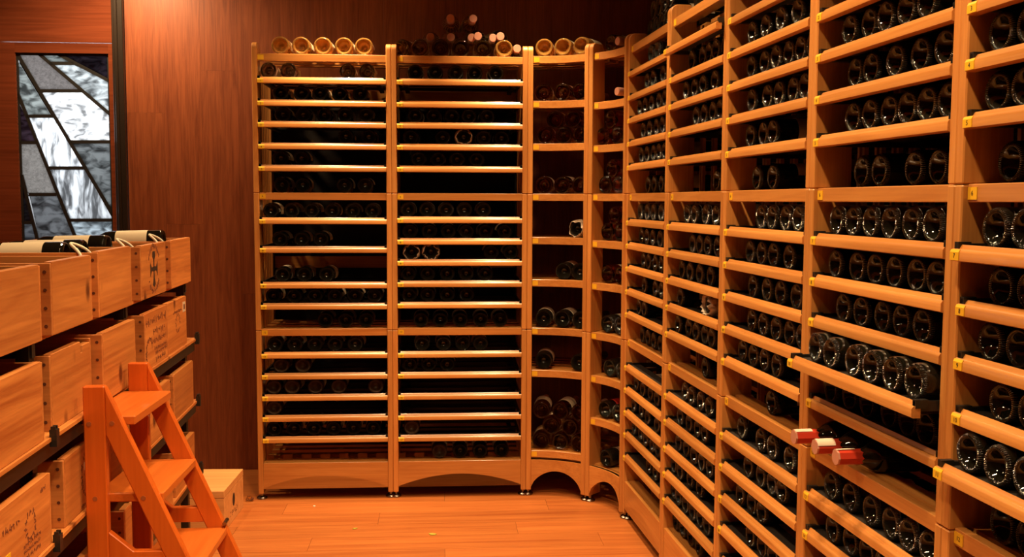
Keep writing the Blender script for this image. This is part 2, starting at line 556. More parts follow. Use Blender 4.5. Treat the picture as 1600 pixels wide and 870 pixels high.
CAMES = [((-1.291, 2.189), (-0.831, 1.363)), ((-1.185, 2.196), (-0.83, 1.886)), ((-1.091, 2.197), (-0.832, 2.061)), ((-1.3, 1.997), (-1.038, 1.27)), ((-1.038, 1.27), (-0.987, 1.126)),
 ((-1.293, 1.574), (-1.202, 1.126)), ((-1.133, 2.149), (-1.013, 2.15)), ((-1.19, 2.008), (-0.977, 2.01)), ((-1.041, 1.747), (-0.833, 1.749)), ((-1.258, 1.877), (-1.122, 1.879)),
 ((-1.156, 1.611), (-0.972, 1.612)), ((-1.059, 1.34), (-0.829, 1.341)), ((-1.297, 1.741), (-1.213, 1.742)), ((-1.261, 1.473), (-1.12, 1.474)), ((-1.291, 1.327), (-1.243, 1.327)),
 ((-1.298, 2.2), (-1.298, 1.12)), ((-0.834, 2.2), (-0.834, 1.12)), ((-1.3, 2.198), (-0.832, 2.198)), ((-1.3, 1.123), (-0.832, 1.123))]
for a, b in CAMES:
    d = Vector((b[0] - a[0], b[1] - a[1])).normalized()
    n = Vector((-d.y, d.x)) * 0.0082
    A, Bp = Vector(a), Vector(b)
    poly = [tuple(A + n), tuple(Bp + n), tuple(Bp - n), tuple(A - n)]
    put('lead_came', MB().prism(poly, 'y', 0.014, 0.031).mesh('lead_came', MAT['came']), door)

# ------------------------------------------------------------------ wine racks
ZT = [2.135, 2.027, 1.922, 1.822, 1.72, 1.616, 1.485, 1.373, 1.27, 1.168, 1.065, .962, .833, .722, .62, .516, .415, .31, .18]
ZT1 = ZT[:]
ZT1[7:12] = [1.367, 1.23, 1.06, .958, None]
FIXED = (0, 6, 12, 18)
RW = 0.65
X0, X1 = 0.0255, 0.6245

RAIL = [(y + .014, z) for y, z in [(-.018, 0.007), (-.014, .005), (.001, .005), (.001, .035), (-.002, .036), (-.005, .032), (-.007, .028), (-.013, .0285), (-.016, .026), (-.018, .022)]]
m_slide = MB().prism(RAIL, 'x', X0, X1).mesh('shelf', MAT['rack_x'], smooth=True, sharp=0.5)
m_fixed = MB().box(X0 - .001, X1 + .001, .012, .034, -.034, 0).mesh('shelf_rail', MAT['rack_x'], bevel=0.0015)
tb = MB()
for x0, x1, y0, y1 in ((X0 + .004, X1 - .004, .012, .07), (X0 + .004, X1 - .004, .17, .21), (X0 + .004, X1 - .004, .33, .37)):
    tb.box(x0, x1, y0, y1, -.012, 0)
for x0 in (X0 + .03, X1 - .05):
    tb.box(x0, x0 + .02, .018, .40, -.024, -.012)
m_tray = tb.mesh('tray', MAT['shade'])  # wooden tray coloured near-black, interior shade put into its colour
m_slat = MB().box(X0, X1, 0, .045, -.014, 0).mesh('slat', MAT['rack_x'])
teeth = [(X0, 0)]
xx = X0 + .03
while xx < X1 - .06:
    teeth += [(xx, 0), (xx, -.022), (xx + .045, -.022), (xx + .045, 0)]
    xx += .092
teeth += [(X1, 0), (X1, -.045), (X0, -.045)]
m_notch = MB().prism(teeth, 'y', 0, .014).mesh('notched_slat', MAT['rack_x'])
m_runner = MB().box(0, .008, .004, .40, -.016, .004).box(-.001, .011, .004, .030, -.010, .007).mesh('runner', MAT['black'])
m_plate = MB().prism([(y + .014, z) for y, z in [(-.0195, .0075), (-.0195, .0225), (-.0165, .0275), (-.0155, .0275), (-.0178, .022), (-.0178, .0075)]], 'x', X0 + .001, X0 + .029).mesh('number_plate', MAT['yellow'])
m_plate_f = MB().box(X0 + .001, X0 + .029, .0105, .0121, -.029, -.006).mesh('number_plate', MAT['yellow'])

def stile_mesh(z0, z1, ear=False):
    if ear:
        pr = [(0, z0), (0, z1 - .028)] + [(.028 - .028 * math.cos(a), z1 - .028 + .028 * math.sin(a)) for a in (PI * t / 16 for t in range(1, 8))] + [(.03, z1), (.075, z1), (.10, z1 - .03), (.10, z0)]
        return MB().prism(pr, 'x', 0, .0245).mesh('upright', MAT['rack_z'], bevel=0.0025)
    return MB().box(0, .0245, 0, .10, z0, z1).mesh('upright', MAT['rack_z'], bevel=0.0025)
m_up = [stile_mesh(.03, .826), stile_mesh(.828, 1.483), stile_mesh(1.485, 2.188, True)]
m_rear = MB().box(.003, .0215, .38, .45, .03, 2.15).mesh('rear_post', MAT['rack_z'])
m_sslat = MB().box(.006, .017, 0, .012, .05, 2.12).mesh('side_slat', MAT['rack_z'])
m_foot = MB().lathe([(0, 0), (0, .024), (.006, .026), (.012, .020), (.014, .008), (.034, .008), (.034, 0)], 16, axis='z').mesh('foot', MAT['chrome'], smooth=True)
ap = [(X0, .052)] + [(X0 + (X1 - X0) * t / 20, .056 + .058 * (1 - (2 * t / 20 - 1) ** 2)) for t in range(0, 21)] + [(X1, .052), (X1, .18), (X0, .18)]
m_base = MB().prism(ap, 'y', .004, .024).mesh('base_panel', MAT['rack_x'], bevel=0.0012)
m_shade_panel = MB().box(.004, RW - .004, .452, .458, .06, 2.0).mesh('back_panel', MAT['shade'])  # added panel behind the bottles, keeps the rack interior black
m_brace = MB().box(X0, X1, .42, .44, 0, .06).mesh('back_brace', MAT['rack_x'])

TXT = {}
def digits(n):
    if n not in TXT:
        cu = bpy.data.curves.new('number', 'FONT')
        cu.body = str(n)
        cu.size = .0125
        cu.align_x = 'CENTER'
        cu.align_y = 'CENTER'
        cu.extrude = .0002
        ob = bpy.data.objects.new('tmp', cu)
        COL.objects.link(ob)
        me = bpy.data.meshes.new_from_object(ob)
        me.name = 'number'
        me.materials.clear()
        me.materials.append(MAT['ink'])
        bpy.data.objects.remove(ob, do_unlink=True)
        TXT[n] = me
    return TXT[n]

PULL = {('R3', 10): -.052, ('R4', 11): -.032, ('R4', 7): -.015, ('R1', 1): -.022}

def make_rack(key, org, yaw, zt, label):
    root = put('wine_rack', None, None, (*org, 0), (0, 0, yaw), label, 'wine rack', 'wooden wine racks')
    for side in (0, 1):
        x = 0.0005 if side == 0 else RW - .025
        for m in m_up:
            put('upright', m, root, (x, 0, 0))
        put('rear_post', m_rear, root, (x, 0, 0))
        for k in range(5):
            put('side_slat', m_sslat, root, (x, .135 + .046 * k, 0))
        put('foot', m_foot, root, (x + .012, .03, 0))
        put('foot', m_foot, root, (x + .012, .415, 0))
    put('base_panel', m_base, root)
    put('back_panel', m_shade_panel, root, label='added dark panel shading the rack interior')
    for z in (.25, 1.1, 1.95):
        put('back_brace', m_brace, root, (0, 0, z))
    for i, z in enumerate(zt):
        if z is None:
            continue
        if i in FIXED:
            if i != 18:
                sh = put('shelf', m_fixed, root, (0, 0, z))
            else:
                sh = put('shelf', m_slat, root, (0, .024, z))
            for k, yy in enumerate((.045, .155, .26, .35) if i != 18 else (.155, .26, .35)):
                put('slat', m_slat, sh, (0, yy - (0.024 if i == 18 else 0), 0))
            if i == 18:
                put('notched_slat', m_notch, sh, (0, .10, .012))
            if 0 < i < 18:
                p = put('number_plate', m_plate_f, root, (0, 0, z))
                put('number', digits(i), p, (X0 + .015, .0102, -.0175), (PI / 2, 0, 0))
            elif i == 0:
                put('number_plate', m_plate_f, root, (0, 0, z))
        else:
            dy = PULL.get((key, i), 0)
            sh = put('shelf', m_slide, root, (0, dy, z - .036))
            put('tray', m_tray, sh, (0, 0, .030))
            put('runner', m_runner, sh, (X0 + .001, 0, .034))
            put('runner', m_runner, sh, (X1 - .010, 0, .034))
            p = put('number_plate', m_plate, root, (0, dy, z - .036))
            put('number', digits(i if i < 13 else i), p, (X0 + .015, -.0057, .0155), (PI / 2, 0, 0))
    return root

RACKS = {}
RACKS['B0'] = make_rack('B0', BACK[0], AB, ZT1, 'tall wooden wine rack at the left end of the back wall')
RACKS['B1'] = make_rack('B1', BACK[1], AB, ZT, 'tall wooden wine rack in the middle, beside the curved corner')
RN = ['first straight rack past the curved corner', 'second straight rack past the corner', 'middle of the five right-hand racks', 'second nearest of the right-hand racks', 'nearest right-hand rack at the picture edge']
for k in range(5):
    RACKS['R%d' % k] = make_rack('R%d' % k, RIGHT[k], AR, ZT, 'tall wooden wine rack, ' + RN[k])

# curved corner racks
ZA = [2.140, 1.928, 1.725, 1.485, 1.275, 1.070, .833, .625, .225]
ZB = [2.140, 1.912, 1.712, 1.485, 1.265, 1.065, .828, .620, .415]
m_sol = {}
def make_corner(org, yaw, zs, label):
    root = put('corner_wine_rack', None, None, (*org, 0), (0, 0, yaw), label, 'wine rack', 'curved corner wine racks')
    for side in (0, 1):
        p = .0 if side == 0 else PHI
        lx, ly = corner_pt(p, 0)
        mt = Matrix.Translation((lx, ly, 0)) @ Matrix.Rotation(-p, 4, 'Z') @ Matrix.Translation((.0005 if side == 0 else -.025, 0, 0))
        for nm, m in [('upright', u) for u in m_up] + [('rear_post', m_rear)]:
            o = put(nm, m, root)
            o.matrix_local = mt
        for yy in (.03, .415):
            o = put('foot', m_foot, root)
            o.matrix_local = mt @ Matrix.Translation((.012, yy, 0))
    a0, a1 = .0625, PHI - .0625
    put('base_panel', MB().arc(.004, .024, a0, a1, lambda t: .045 + .082 * max(0, 1 - (2 * t - 1) ** 2) ** .7, .18, 20).mesh('base_panel', MAT['rack_x']), root)
    for i, z in enumerate(zs + [.18]):
        sh = put('shelf', MB().arc(.010, .034, a0, a1, z - (.034 if z > .19 else .016), z).mesh('shelf', MAT['rack_x'], bevel=.001), root)
        for d in (.05, .13, .21, .29, .37):
            put('slat', MB().arc(d, d + .06, a0 * R0 / (R0 + d), PHI - a0 * R0 / (R0 + d), z - .014, z).mesh('slat', MAT['rack_x']), sh)
        if z > .19:
            pl = put('number_plate', MB().arc(.0088, .0101, a0 + .004, a0 + .07, z - .029, z - .006, 4).mesh('number_plate', MAT['yellow']), root)
    return root
CA = make_corner(CORNER, AB, ZA, 'curved corner wine rack with open bays, next to the back racks')
cb = to_world(CORNER, AB, *corner_pt(PHI, 0))
CB = make_corner(cb, AB - PHI, ZB, 'narrow looking curved corner wine rack beside the right-hand racks')
# ------------------------------------------------------------------ bottles
def bottle_prof(r=.038, L=.30, sh=.19):
    return [(.029, .0004), (.0283, .006), (.0255, .012), (.0205, .0175), (.0125, .0225), (.005, .0262), (.0012, .0288), (0, .0312), (.0012, .0342), (.0050, r - .0012), (.011, r), (sh * .5, r), (sh, r), (sh + .014, r * .96), (sh + .028, r * .80),
            (sh + .042, r * .56), (sh + .054, .0170), (sh + .066, .0150), (L - .016, .0142), (L - .014, .0158), (L - .004, .0158), (L, .0140), (L, .0004)]
def champ_prof(r=.044, L=.31):
    return [(.034, .0004), (.033, .007), (.030, .014), (.024, .0205), (.015, .0262), (.006, .0305), (.0014, .0335), (0, .036), (.0014, .0395), (.006, r - .0014), (.013, r), (.09, r), (.16, r), (.178, r * .96), (.20, r * .82),
            (.225, r * .58), (.245, .0190), (.262, .0165), (L - .022, .0150), (L - .020, .0180), (L - .010, .0180), (L, .0150), (L, .0004)]
SEG = 28
m_bot = {'d': MB().lathe(bottle_prof(), SEG).mesh('bottle_glass', MAT['glass_d'], True, 2.0),
         'b': MB().lathe(bottle_prof(), SEG).mesh('bottle_glass', MAT['glass_b'], True, 2.0),
         'c': MB().lathe(bottle_prof(.0385), SEG).mesh('bottle_glass', MAT['glass_c'], True, 2.0),
         'a': MB().lathe(champ_prof(), SEG).mesh('bottle_glass', MAT['glass_a'], True, 2.0),
         'r': MB().lathe(champ_prof(.043), SEG).mesh('bottle_glass', MAT['glass_r'], True, 2.0),
         'o': MB().lathe(champ_prof(.0435), SEG).mesh('bottle_glass', MAT['glass_o'], True, 2.0),
         'D': MB().lathe(champ_prof(.043), SEG).mesh('bottle_glass', MAT['glass_d'], True, 2.0)}
RAD = {'d': .038, 'b': .038, 'c': .0385, 'a': .044, 'r': .043, 'o': .0435, 'D': .043, 'w': .038}
def label_mesh(r, y0, y1, arc, mat):
    return MB().lathe([(y0, r + .0006), (y1, r + .0006), (y1, r + .0001), (y0, r + .0001), (y0, r + .0006)], 16, -arc / 2 + PI / 2, arc / 2 + PI / 2).mesh('paper_label', mat, True, .5)
m_lab = {t: label_mesh(RAD[t], .065, .155, 3.6, MAT['paper']) for t in 'dbcaroD'}
m_lab_red = label_mesh(.043, .05, .15, 3.9, MAT['paper_red'])
def cap_mesh(L, r0, mat, ln=.055):
    return MB().lathe([(L - ln, r0 + .0012), (L - .022, r0 + .0012), (L - .020, r0 + .0022), (L - .002, r0 + .0022), (L + .0015, r0 + .0006), (L + .0015, .0003)], 18).mesh('capsule', mat, True, 1.0)
m_cap = {'d': cap_mesh(.30, .0150, MAT['foil_dark']), 'b': cap_mesh(.30, .0150, MAT['foil_dark']), 'c': cap_mesh(.30, .0150, MAT['foil_pink']),
         'a': cap_mesh(.31, .0172, MAT['foil_pink'], .075), 'r': cap_mesh(.31, .0172, MAT['foil_pink'], .075), 'o': cap_mesh(.31, .0172, MAT['foil_pink'], .075), 'D': cap_mesh(.31, .0172, MAT['foil_dark'], .075)}
KIND = {'d': 'dark glass wine bottle', 'b': 'dusty brown wine bottle', 'c': 'clear glass wine bottle', 'a': 'amber glowing wine bottle', 'r': 'rose wine bottle', 'o': 'olive glass bottle',
        'D': 'stout dark bottle', 'w': 'tissue wrapped wine bottle'}

def bottle(t, world, yaw, label, group, pitch=0.0, roll=None, neck_out=False, lab=None):
    """lies with its base at `world` and its neck along local +y; neck_out turns it round its base"""
    roll = random.uniform(-.5, .5) if roll is None else roll
    o = put('wine_bottle' if t in 'dbc' else 'sparkling_wine_bottle', m_bot[t], None, world, (0, 0, 0), label, 'bottle', group)
    o.rotation_mode = 'XYZ'
    o.matrix_world = Matrix.Translation(world) @ Matrix.Rotation(yaw + (PI if neck_out else 0), 4, 'Z') @ Matrix.Rotation(pitch, 4, 'X')
    put('paper_label', lab or m_lab[t], o, rot=(0, roll, 0))
    put('capsule', m_cap[t], o)
    return o

def wrapped(world, yaw, label, group, seed):
    rnd = random.Random(seed)
    o = bottle('d', world, yaw, label, group)
    o.name = 'wrapped_wine_bottle'
    mb = MB()
    n, rows_ = 26, 9
    for i in range(rows_):
        for k in range(n):
            a = 2 * PI * k / n
            rr = .0415 + rnd.uniform(-.0015, .0045) - (.010 if i == 0 else 0) * rnd.uniform(.2, 1.3)
            mb.v.append((rr * math.cos(a), -.010 + i * .026 + rnd.uniform(-.006, .006) * (1.3 if i == 0 else .6), rr * math.sin(a)))
    for i in range(rows_ - 1):
        for k in range(n):
            mb.f.append((i * n + k, i * n + (k + 1) % n, (i + 1) * n + (k + 1) % n, (i + 1) * n + k))
    me = mb.mesh('paper_wrap', MAT['wrap'], True, 3.0)
    w = put('paper_wrap', me, o, label='crumpled pale tissue paper wrap')
    w.modifiers.new('thick', 'SOLIDIFY').thickness = .0012
    return o

LAY = {
'B0': [(0,'a',[0.126,0.223,0.325,0.424,0.519]),(1,'c',[0.073,0.165,0.443,0.534]),(2,'d',[0.128,0.226,0.313,0.405,0.502]),(3,'d',[0.137,0.233,0.331,0.429,0.528]),(4,'d',[0.433,0.54]),(5,'d',[0.125,0.222]),(6,'d',[0.125,0.224,0.422,0.521]),(7,'d',[0.075,0.172,0.267,0.365,0.46,0.556]),(8,'d',[0.116,0.217,0.308]),(9,'d',[0.125,0.227,0.334]),(10,'d',[0.081,0.178,0.277,0.373,0.468,0.564]),(12,'d',[0.324,0.422,0.52]),(13,'d',[0.084,0.179,0.274,0.371,0.468]),(14,'b',[0.112,0.216]),(15,'b',[0.075,0.163,0.275,0.387,0.566]),(16,'b',[0.076]),(17,'d',[0.075,0.17,0.265,0.36,0.456,0.552])] ,
'B1': [(1,'d',[0.114,0.207,0.304,0.396,0.497]),(3,'d',[0.112,0.199,0.287,0.368,0.455]),(4,'d',[0.09,0.243,0.44,0.526]),(4,'w',[0.343]),(5,'d',[0.127,0.22,0.311,0.406]),(7,'d',[0.077,0.166,0.259,0.347,0.439]),(8,'d',[0.085,0.177,0.269,0.357,0.449,0.543]),(9,'w',[0.092,0.184]),(9,'d',[0.478,0.572]),(10,'d',[0.077,0.169,0.264,0.356,0.449]),(11,'d',[0.079,0.168,0.264,0.358]),(12,'d',[0.135,0.23,0.328,0.427,0.524]),(13,'d',[0.141,0.245,0.339,0.426]),(14,'d',[0.082,0.173,0.263]),(17,'b',[0.089]),(18,'b',[0.225]),(18,'d',[0.326,0.425,0.532])] ,
'R0': [(1,'d',[0.306,0.394]),(2,'d',[0.245,0.344,0.491]),(3,'d',[0.138,0.235,0.332,0.438,0.533]),(4,'d',[0.203,0.308,0.407,0.502]),(5,'d',[0.177,0.273,0.374,0.462,0.54]),(6,'d',[0.214,0.307,0.416]),(7,'d',[0.165,0.276,0.375,0.5]),(8,'d',[0.191,0.282,0.389,0.501]),(9,'d',[0.235,0.319,0.42,0.512]),(10,'d',[0.262,0.426,0.513]),(11,'d',[0.17,0.257]),(12,'d',[0.165,0.258,0.355,0.444]),(14,'d',[0.144,0.262,0.371,0.481]),(15,'d',[0.104,0.228,0.346,0.497]),(16,'d',[0.109,0.219,0.324,0.424,0.512]),(17,'d',[0.368,0.467])] ,
'R1': [(2,'d',[0.225,0.335,0.413,0.491,0.569]),(3,'d',[0.158,0.251,0.352,0.477]),(4,'d',[0.28,0.368,0.457,0.541]),(6,'d',[0.451]),(7,'d',[0.201,0.288,0.401,0.509]),(8,'d',[0.275,0.353,0.442,0.537]),(9,'d',[0.145,0.251,0.363,0.468]),(10,'d',[0.135]),(10,'w',[0.46]),(11,'d',[0.117,0.235,0.336,0.422,0.503]),(12,'d',[0.375]),(13,'d',[0.207,0.29,0.387,0.481]),(14,'d',[0.162,0.273,0.364,0.443]),(15,'d',[0.143,0.233,0.333,0.421,0.504]),(16,'d',[0.081,0.174,0.286,0.398]),(17,'d',[0.079,0.157,0.245,0.33,0.412,0.49]),(18,'d',[0.06,0.146,0.242,0.342])] ,
'R2': [(2,'d',[0.159,0.271,0.386,0.497]),(3,'d',[0.156,0.265,0.359,0.437,0.515,0.593]),(4,'d',[0.18,0.3,0.383,0.478,0.556]),(5,'d',[0.165,0.263,0.343]),(6,'d',[0.178,0.3]),(7,'d',[0.264,0.347,0.451,0.538]),(8,'d',[0.192,0.28,0.365,0.486]),(9,'d',[0.215,0.33,0.426,0.543]),(10,'d',[0.216,0.31,0.409,0.501,0.579]),(11,'d',[0.143,0.236,0.317,0.419]),(12,'d',[0.331]),(13,'d',[0.145,0.305,0.394,0.52]),(14,'d',[0.218,0.32,0.398,0.476]),(15,'d',[0.158,0.248,0.334]),(16,'d',[0.247,0.34,0.421])] ,
'R3': [(2,'d',[0.191,0.288,0.366,0.468]),(3,'d',[0.156,0.241,0.322,0.41,0.492]),(4,'d',[0.179,0.257,0.374,0.466,0.564]),(5,'d',[0.182,0.266,0.35,0.428,0.506,0.584]),(6,'d',[0.191,0.28,0.426,0.519]),(7,'d',[0.111,0.191,0.281,0.369,0.457,0.544]),(8,'d',[0.112,0.226,0.308,0.394,0.487,0.565]),(9,'d',[0.166,0.256,0.347,0.428,0.515]),(11,'d',[0.111,0.206,0.29,0.392,0.47,0.548]),(13,'d',[0.126,0.22,0.324,0.413,0.491,0.569]),(14,'d',[0.145,0.232,0.31,0.388])] ,
'R3o': [(10,'d',[0.128,0.212,0.327,0.41,0.497,0.58])] ,
'R4': [(4,'d',[0.091,0.169]),(5,'d',[0.087,0.165]),(6,'d',[0.102]),(7,'d',[0.123,0.201]),(8,'d',[0.123,0.201]),(9,'d',[0.097,0.175]),(10,'d',[0.142,0.22]),(12,'d',[0.125,0.203])] ,
'R4o': [(11,'d',[0.091,0.179,0.257])] ,
}
RNAME = {'B0': 'leftmost back rack', 'B1': 'middle back rack', 'R0': 'first rack past corner', 'R1': 'second rack past corner', 'R2': 'middle right-hand rack',
         'R3': 'second-nearest right-hand rack', 'R4': 'nearest right-hand rack'}
FIRST = {'B0': 0, 'B1': 0, 'R0': 0, 'R1': 0, 'R2': 1, 'R3': 2, 'R4': 3}
NEAR_LABELS = 0
for key0, rows_ in LAY.items():
    key = key0[:2]
    zt = ZT1 if key == 'B0' else ZT
    org, yaw = (BACK[int(key[1])], AB) if key[0] == 'B' else (RIGHT[int(key[1])], AR)
    seen = {}
    for i, t, xs in rows_:
        for x in xs:
            seen.setdefault(i, []).append((x, t))
    order = [k for k in range(19) if zt[k] is not None and k >= FIRST[key]]
    for i, lst in seen.items():
        lst.sort()
        for n, (x, t) in enumerate(lst):
            r = RAD[t]
            z = zt[i] + r - (0 if i in FIXED else .006)
            yb = (.022 if key[0] == 'B' else .0165) + random.uniform(0, .006) + (.02 if i in FIXED else 0)
            if t == 'a':
                yb = .05
            yb += PULL.get((key, i), 0)
            wx, wy = to_world(org, yaw, x, yb)
            which = 'alone' if len(lst) == 1 else ('leftmost' if n == 0 else ('rightmost' if n == len(lst) - 1 else ORD[n + 1] + ' from left'))
            row = 'on top of' if i == 0 else ORD[order.index(i)] + ' shelf below top,' if FIRST[key] == 0 else ORD[order.index(i) + 1] + ' visible shelf,'
            lb = '%s, %s, %s %s' % (KIND[t], which, row, RNAME[key])
            grp = 'bottles in the ' + RNAME[key]
            jy = yaw + random.uniform(-.025, .025)
            if t == 'w':
                wrapped((wx, wy, z + .003), jy, lb, grp, i * 7 + n)
            else:
                bottle(t, (wx, wy, z), jy, lb, grp)

# corner bays: (angle on the arc, height of the axis)
CBAY = {
'A0': [(0.183, 2.184), (0.39, 2.184), (0.603, 2.184)], 'A1': [(0.177, 1.972), (0.384, 1.972), (0.588, 1.972)], 'A2': [(0.204, 1.768), (0.405, 1.768), (0.6, 1.768), (0.305, 1.842), (0.506, 1.842)],
'A3': [(0.192, 1.528), (0.393, 1.528), (0.597, 1.528)], 'A4': [(0.57, 1.318)], 'A5': [(0.417, 1.110), (0.6, 1.110)], 'A6': [(0.195, 0.876), (0.404, 0.876), (0.612, 0.876)], 'A7': [(0.198, 0.667), (0.603, 0.667)],
'A8': [(0.177, 0.2685), (0.393, 0.2685), (0.612, 0.2685), (0.286, 0.345), (0.502, 0.345), (0.177, 0.4215), (0.393, 0.4215), (0.612, 0.4215)],
'B0': [(0.987, 2.183)], 'B2': [(0.891, 1.755), (1.098, 1.755), (0.995, 1.831)], 'B3': [(0.93, 1.528), (1.138, 1.528), (1.034, 1.604)], 'B4': [(0.97, 1.308), (1.176, 1.308), (1.075, 1.384)],
'B5': [(0.98, 1.108), (1.188, 1.108)], 'B6': [(0.98, 0.871), (1.188, 0.871)], 'B7': [(1.026, 0.663), (1.229, 0.663)], 'B8': [(0.96, 0.458), (1.17, 0.458)], 'B9': [(0.987, 0.223)]}
CT = {'A0': 'a', 'A1': 'r', 'A2': 'r', 'A3': 'r', 'A5': 'D', 'A6': 'D', 'A7': 'D', 'A8': 'o', 'B0': 'c', 'B2': 'r', 'B3': 'r', 'B4': 'r', 'B5': 'r', 'B6': 'D', 'B7': 'D', 'B8': 'D', 'B9': 'D'}
for key, lst in CBAY.items():
    bay = 'wide curved corner bay' if key[0] == 'A' else 'narrow curved corner bay'
    n_sh = int(key[1])
    pos = 'on top of the ' + bay if n_sh == 0 else '%s bay down of the %s' % (ORD[n_sh], bay.replace(' bay', ''))
    for n, (p, z) in enumerate(lst):
        x, y = corner_pt(p, .035 if key[0] == 'A' else .04)
        wx, wy = to_world(CORNER, AB, x, y)
        base = [q for q in lst if abs(q[1] - z) < .01]
        lay = sorted({round(q[1], 3) for q in lst})
        k = base.index((p, z))
        which = 'alone' if len(lst) == 1 else ['left', 'right'][k] if len(base) == 2 else ['left', 'centre', 'right'][k] if len(base) == 3 else 'single'
        if len(lay) > 1:
            which += ' of ' + {0: 'bottom', 1: 'top' if len(lay) == 2 else 'middle', 2: 'top'}[lay.index(round(z, 3))] + ' layer'
        g = 'bottles in the ' + bay
        if key == 'A4':
            wrapped((wx, wy, z), AB - p, 'pale tissue wrapped bottle lying alone, %s' % pos, g, 99)
            continue
        t = CT[key]
        bottle(t, (wx, wy, z), AB - p, '%s, %s, %s' % (KIND[t], which, pos), g, lab=m_lab_red if key == 'B8' else None)
# neck-first bottles in the inner corner bay
for z, lb in ((2.140, 'bottle lying neck out with pink capsule on top of narrow corner bay'), (1.912, 'bottle lying neck out with pink capsule on first shelf, narrow corner bay')):
    x, y = corner_pt(1.108, .04 + .31)
    wx, wy = to_world(CORNER, AB, x, y)
    bottle('r', (wx, wy, z + .043), AB - 1.108, lb, 'bottles in the narrow curved corner bay', neck_out=True)

# heap of sparkling bottles on top of the middle back rack
zt0 = ZT[0]
HB = 'bottles heaped on the middle back rack'
def on_b1(x, y, z):
    wx, wy = to_world(BACK[1], AB, x, y)
    return (wx, wy, z)
for n, x in enumerate((.135, .232, .329, .436, .538)):
    bottle('o' if n < 3 else 'a' if n == 4 else 'o', on_b1(x, .05, zt0 + .044), AB, 'stout bottle base outward, %s in front row heaped on middle back rack' % (ORD[n + 1]), HB)
bottle('o', on_b1(.045, .075, zt0 + .044), AB - .35, 'stout bottle lying skewed at left end of heap on middle back rack', HB)
NK = [(.185, .10, .088), (.283, .10, .088), (.383, .10, .090), (.412, .055, .104), (.487, .10, .088), (.520, .05, .100), (.602, .04, .028)]
for n, (x, y, dz) in enumerate(NK[:6]):
    bottle('o', on_b1(x, y + .31, zt0 + .112 + (.012 if n in (3, 5) else 0)), AB, 'bottle lying neck out, %s from left in second layer on middle back rack' % ORD[n + 1], HB, neck_out=True, pitch=-.07 if n in (3, 5) else -.03)
bottle('o', on_b1(.600, .35, zt0 + .044), AB, 'bottle with pale capsule lying neck out at right end, middle back rack', HB, neck_out=True, pitch=.0)
for n, x in enumerate((.290, .372)):
    bottle('o', on_b1(x, .40, zt0 + .185), AB + (.06 if n else -.03), 'bottle lying neck out on summit of heap, %s one' % ('right' if n else 'left'), HB, neck_out=True, pitch=.02)

# dark bottles heaped on top of the right-hand racks
for rk, name, cnt in ((0, 'first rack past the corner', 2), (1, 'second rack past the corner', 2)):
    for lay in range(cnt):
        for k in range(5 - lay):
            x = .18 + .0865 * (k + lay / 2)
            wx, wy = to_world(RIGHT[rk], AR, x, .05)
            bottle('D', (wx, wy, ZT[0] + .043 + lay * .0752), AR, 'dark bottle heaped on %s, %s layer, %s from left' % (name, ORD[lay + 1], ORD[k + 1]), 'dark bottles heaped on the right-hand racks')

# three bottles with red capsules, necks over the fixed shelf edge
m_redcap = MB().lathe([(.235, .0185), (.300, .0178), (.300, .0003)], 8).mesh('capsule', MAT['foil_red'], True, .4)
m_whitecap = MB().lathe([(.297, .0187), (.3012, .0182), (.3012, .0003)], 8).mesh('capsule_tip', MAT['foil_pink'], True, .4)
m_flap = MB().lathe([(.256, .0194), (.300, .0188), (.300, .0182), (.256, .0188), (.256, .0194)], 8, .9, 2.3).mesh('torn_foil', MAT['foil_white'], True, .4)
m_collar = MB().lathe([(.218, .0205), (.237, .0190)], 16).mesh('neck_collar', MAT['collar'], True, 1.0)
for n, (x, yb, dz) in enumerate(((.085, .236, 0), (.185, .246, 0), (.283, .252, 0))):
    wx, wy = to_world(RIGHT[3], AR, x + .01, yb)
    o = put('wine_bottle', m_bot['d'], None, (wx, wy, ZT[12] + .038), (0, 0, AR + PI), 'bottle with red and white foil neck over shelf edge, %s of three' % ('leftmost', 'middle', 'rightmost')[n], 'bottle', 'bottles with red foil necks')
    put('capsule', m_redcap, o)
    put('capsule_tip', m_whitecap, o)
    put('torn_foil', m_flap, o, rot=(0, (.1, -.5, .5)[n], 0))
    put('neck_collar', m_collar, o)
# ------------------------------------------------------------------ wine crates and their black metal shelving at the left
LO = (-1.022, 1.8732)
LA = math.radians(96.6)
def on_l(x, y):
    return to_world(LO, LA, x, y)

TIER = [1.132, .903, .655, .375]
sv = put('metal_shelving', None, None, (*LO, 0), (0, 0, LA), 'black metal shelving unit with thin wood boards holding the wine crates', 'shelving')
m_post = MB().box(-.016, .016, 0, .03, 0, 1.118).mesh('post', MAT['black'], bevel=.001)
for px in (-.40, .378, 1.165, 2.022):
    for py in (.035, .50):
        put('post', m_post, sv, (px, py, 0))
m_beam = MB().box(-.42, 2.04, 0, .030, -.050, -.0125).mesh('beam', MAT['black'])
m_board = MB().box(-.42, 2.045, -.006, .53, -.009, 0).mesh('board', MAT['pine_x'])
m_xbar = MB().box(-.01, .01, .03, .52, -.045, -.0125).mesh('cross_bar', MAT['black'])
m_clip = MB().box(-.010, .010, -.018, -.002, -.022, .018).box(-.010, -.004, -.015, -.005, .018, .025).box(.004, .010, -.015, -.005, .018, .025).mesh('clip', MAT['black'])
for n, z in enumerate(TIER + [.10]):
    put('beam', m_beam, sv, (0, .005 if n else .12, z))
    put('beam', m_beam, sv, (0, .50, z))
    put('board', m_board, sv, (0, .03 if n == 0 else 0, z))
    for px in (.378, 1.165, 2.022):
        put('cross_bar', m_xbar, sv, (px, 0, z))
        if 0 < n < 4:
            put('clip', m_clip, sv, (px if n < 3 else px + .02, 0, z))

